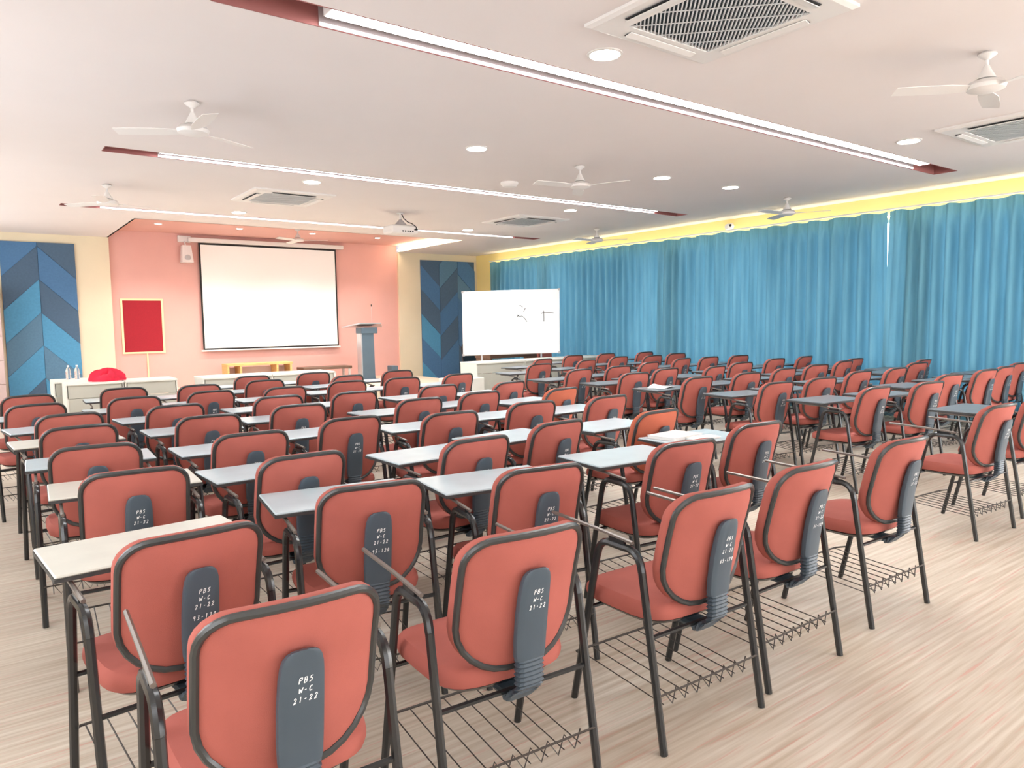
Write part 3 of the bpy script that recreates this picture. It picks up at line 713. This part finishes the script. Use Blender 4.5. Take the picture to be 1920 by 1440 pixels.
CH = [('A1', 0.330, 8.040, 7), ('A2', 0.330, 7.070, 8), ('A3', 0.480, 6.142, 7), ('A4', 0.470, 5.358, 4), ('A5', 0.480, 4.460, -3),
('A6', 0.525, 3.610, -3), ('A7', 0.465, 2.485, 5), ('A8', 0.540, 1.785, -2), ('B1', 1.167, 8.250, -2), ('B2', 1.070, 7.140, 2),
('B3', 1.200, 6.220, 4), ('B4', 1.240, 5.350, 1), ('B5', 1.226, 4.360, 0), ('B6', 1.195, 3.500, 2), ('B7', 1.214, 2.715, -8),
('B8', 1.270, 1.870, -4), ('C0', 1.823, 8.080, 1), ('C1', 1.730, 7.250, 1), ('C2', 2.640, 8.980, -1), ('C3', 2.540, 8.200, -1),
('C4', 2.390, 7.160, 2), ('C5', 2.050, 6.326, 0), ('C6', 1.950, 5.554, -2), ('C7', 1.925, 4.590, 2), ('D1', 3.400, 8.985, -1),
('D2', 3.470, 8.185, 8), ('D3', 3.162, 7.396, -4), ('D4', 2.700, 6.210, -2), ('D5', 4.340, 8.520, -3), ('D6', 3.820, 7.394, -5),
('D7', 2.830, 5.300, 3), ('D8', 3.580, 6.250, 1), ('D9', 4.528, 7.410, 5), ('D10', 2.570, 4.370, -3), ('D11', 2.080, 3.354, 2),
('E1', 3.490, 5.410, 3), ('E2', 4.280, 6.080, 8), ('E3', 3.369, 4.490, -4), ('E4', 2.780, 3.540, 5), ('E6', 1.906, 2.554, -8),
('E7', 4.190, 5.165, 8), ('E8', 4.041, 4.395, 1), ('E9', 3.620, 3.498, 3), ('E10', 2.830, 2.574, -5), ('E11', 6.430, 8.220, -1),
('E12', 7.300, 9.257, 8), ('E13', 8.460, 9.790, -3), ('E14', 6.030, 6.940, 1), ('E15', 7.510, 8.453, 8), ('E16', 9.250, 9.790, -1),
('E17', 6.820, 7.033, -3), ('E18', 6.090, 6.030, -6), ('E19', 8.580, 8.810, 2), ('E20', 9.240, 8.640, -4), ('E21', 10.150, 9.680, -1),
('E22', 7.680, 7.320, 7), ('E23', 6.870, 6.267, -1), ('E24', 10.090, 8.840, -8), ('E25', 8.770, 7.640, 4), ('E26', 6.060, 5.110, -2),
('F1', 9.420, 7.610, -3), ('F2', 7.590, 6.100, 4), ('F3', 10.130, 7.550, -7), ('F4', 8.520, 6.340, -8), ('F5', 6.930, 5.120, -6),
('F6', 9.620, 6.550, -4), ('F7', 6.110, 4.200, -7), ('F8', 7.800, 5.230, -2), ('F9', 10.420, 6.580, 4), ('F10', 8.720, 5.340, -8),
('F11', 6.860, 4.190, -8), ('F12', 9.660, 5.520, 1), ('F13', 10.310, 5.710, 0), ('F14', 7.940, 4.380, -5), ('F15', 6.230, 3.340, -4),
('F16', 8.700, 4.350, -1), ('F17', 9.878, 4.630, -7), ('F18', 10.570, 4.880, 1), ('F19', 7.040, 3.250, -8), ('F20', 8.090, 3.500, -8),
('F21', 9.056, 3.530, -5), ('F29', 9.724, 3.590, -3), ('F22', 10.550, 3.720, -4), ('F23', 5.560, 2.170, -4), ('F24', 3.630, 2.722, -3),
('F26', 2.100, 1.842, -2), ('F27', 2.740, 1.876, 0), ('F28', 3.670, 1.920, -2), ('F30', 6.420, 2.200, -2)]
NOPAD = {'A8', 'B8', 'F26', 'F27', 'F28', 'F23'}
ORANGE = {'E7', 'E9'}
ORD = ['first', 'second', 'third', 'fourth', 'fifth', 'sixth', 'seventh', 'eighth', 'ninth', 'tenth']
def row_of(x, y):
    lim = [2.25, 3.1, 3.95, 4.85, 5.75, 6.7, 7.7, 8.7, 99] if x < 4.8 else [2.8, 4.0, 5.0, 5.85, 6.75, 7.9, 9.0, 99]
    return next(i for i, l in enumerate(lim) if y < l)
rows = {}
for c in CH: rows.setdefault((c[1] < 4.8, row_of(c[1], c[2])), []).append(c)
fab_seat = {}
rnd = random.Random(3); first = True; CHAIR = {}
for (left, r), lst in sorted(rows.items(), key=lambda kv: (not kv[0][0], kv[0][1])):
    lst.sort(key=lambda c: c[1])
    for i, (nm, x, y, a) in enumerate(lst):
        if first: o = PROTO; first = False
        else:
            o = PROTO.copy(); COL.objects.link(o)
            for ch in PROTO.children:
                if ch.name.split('.')[0] in ('writing_pad',): continue
                copy_tree(ch, o)
        o.location = (x, y, 0); o.rotation_euler = (0, 0, math.radians(a)); CHAIR[nm] = o
        o['label'] = 'salmon chair %s, %s block of seats, %s row from camera, %s from left' % ('without writing pad' if nm in NOPAD else 'with writing pad', 'left' if left else 'right', ORD[r], ORD[i])
        o['category'] = 'chair'; o['group'] = 'salmon tablet chairs in rows'
        spine = next(c for c in o.children if c.name.startswith('spine_cover'))
        for c in list(spine.children): bpy.data.objects.remove(c)
        w = WR[nm if nm in NUM else None]; wc = w.copy(); COL.objects.link(wc); wc.parent = spine; wc['kind'] = 'stuff'
        if nm in ORANGE:
            bk = next(c for c in o.children if c.name.startswith('backrest'))
            me = bk.data.copy(); me.materials[0] = M_FABRIC_B; bk.data = me
        if nm not in NOPAD:
            k = 2 if nm == 'A7' else (0 if (left and nm[0] != 'A') else (1 if not left else (2 if rnd.random() < .4 else 0)))  # left block mostly takes the laminate lightened to look reflecting
            if nm in ('E9', 'F24', 'E10') : k = 0
            p = PADS[k]; pc = p.copy(); COL.objects.link(pc); pc.parent = o
            for e in p.children:
                ec = e.copy(); COL.objects.link(ec); ec.parent = pc
for o in list(WR.values()): bpy.data.objects.remove(o)
for p in PADS:
    for e in list(p.children): bpy.data.objects.remove(e)
    bpy.data.objects.remove(p)

# ------------------------------------------------------------------ papers on writing pads
def on_pad(nm, u, v, z=.758):
    x, y, a = next((c[1], c[2], math.radians(c[3])) for c in CH if c[0] == nm)
    return (x + u * math.cos(a) - v * math.sin(a), y + u * math.sin(a) + v * math.cos(a), z)
def notebook(nm, u, v, w, d, t, rz, mt, label, z=.758):
    root = empty('notebook', on_pad(nm, u, v, z), rz); tag(root, label, 'notebook', 'papers left on writing pads')
    MB().box(-w / 2 + .004, w / 2 - .004, -d / 2 + .004, d / 2 - .004, .002, t - .002).build('pages', M_PAPER, root)
    MB().box(-w / 2, w / 2, -d / 2, d / 2, 0, .002).build('back_cover', mt, root)
    MB().box(-w / 2, w / 2, -d / 2, d / 2, t - .002, t).build('front_cover', mt, root)
notebook('F24', -.12, .30, .30, .21, .02, .1, M_NOTE, 'thick white notebook on a writing pad behind the near right chairs')
notebook('F24', -.03, .16, .22, .10, .012, -.15, M_PAPER, 'thin white booklet beside the thick notebook on the pad')
b = MB(); n = 8
rings = [[(-.15 + .30 * i / n, y, .004 + .035 * math.sin(i / n * math.pi) * (1 if y > 0 else .3)) for i in range(n + 1)] for y in (-.10, 0, .10)]
b.loft(rings, closed=False)
o = b.build('paper_sheet', M_PAPER, None, True, on_pad('E26', -.05, .25)); o.rotation_euler = (0, 0, .3)
sol = o.modifiers.new('thickness', 'SOLIDIFY'); sol.thickness = .002
tag(o, 'curled white paper sheet on a dark pad in the right block', 'paper', 'papers left on writing pads')
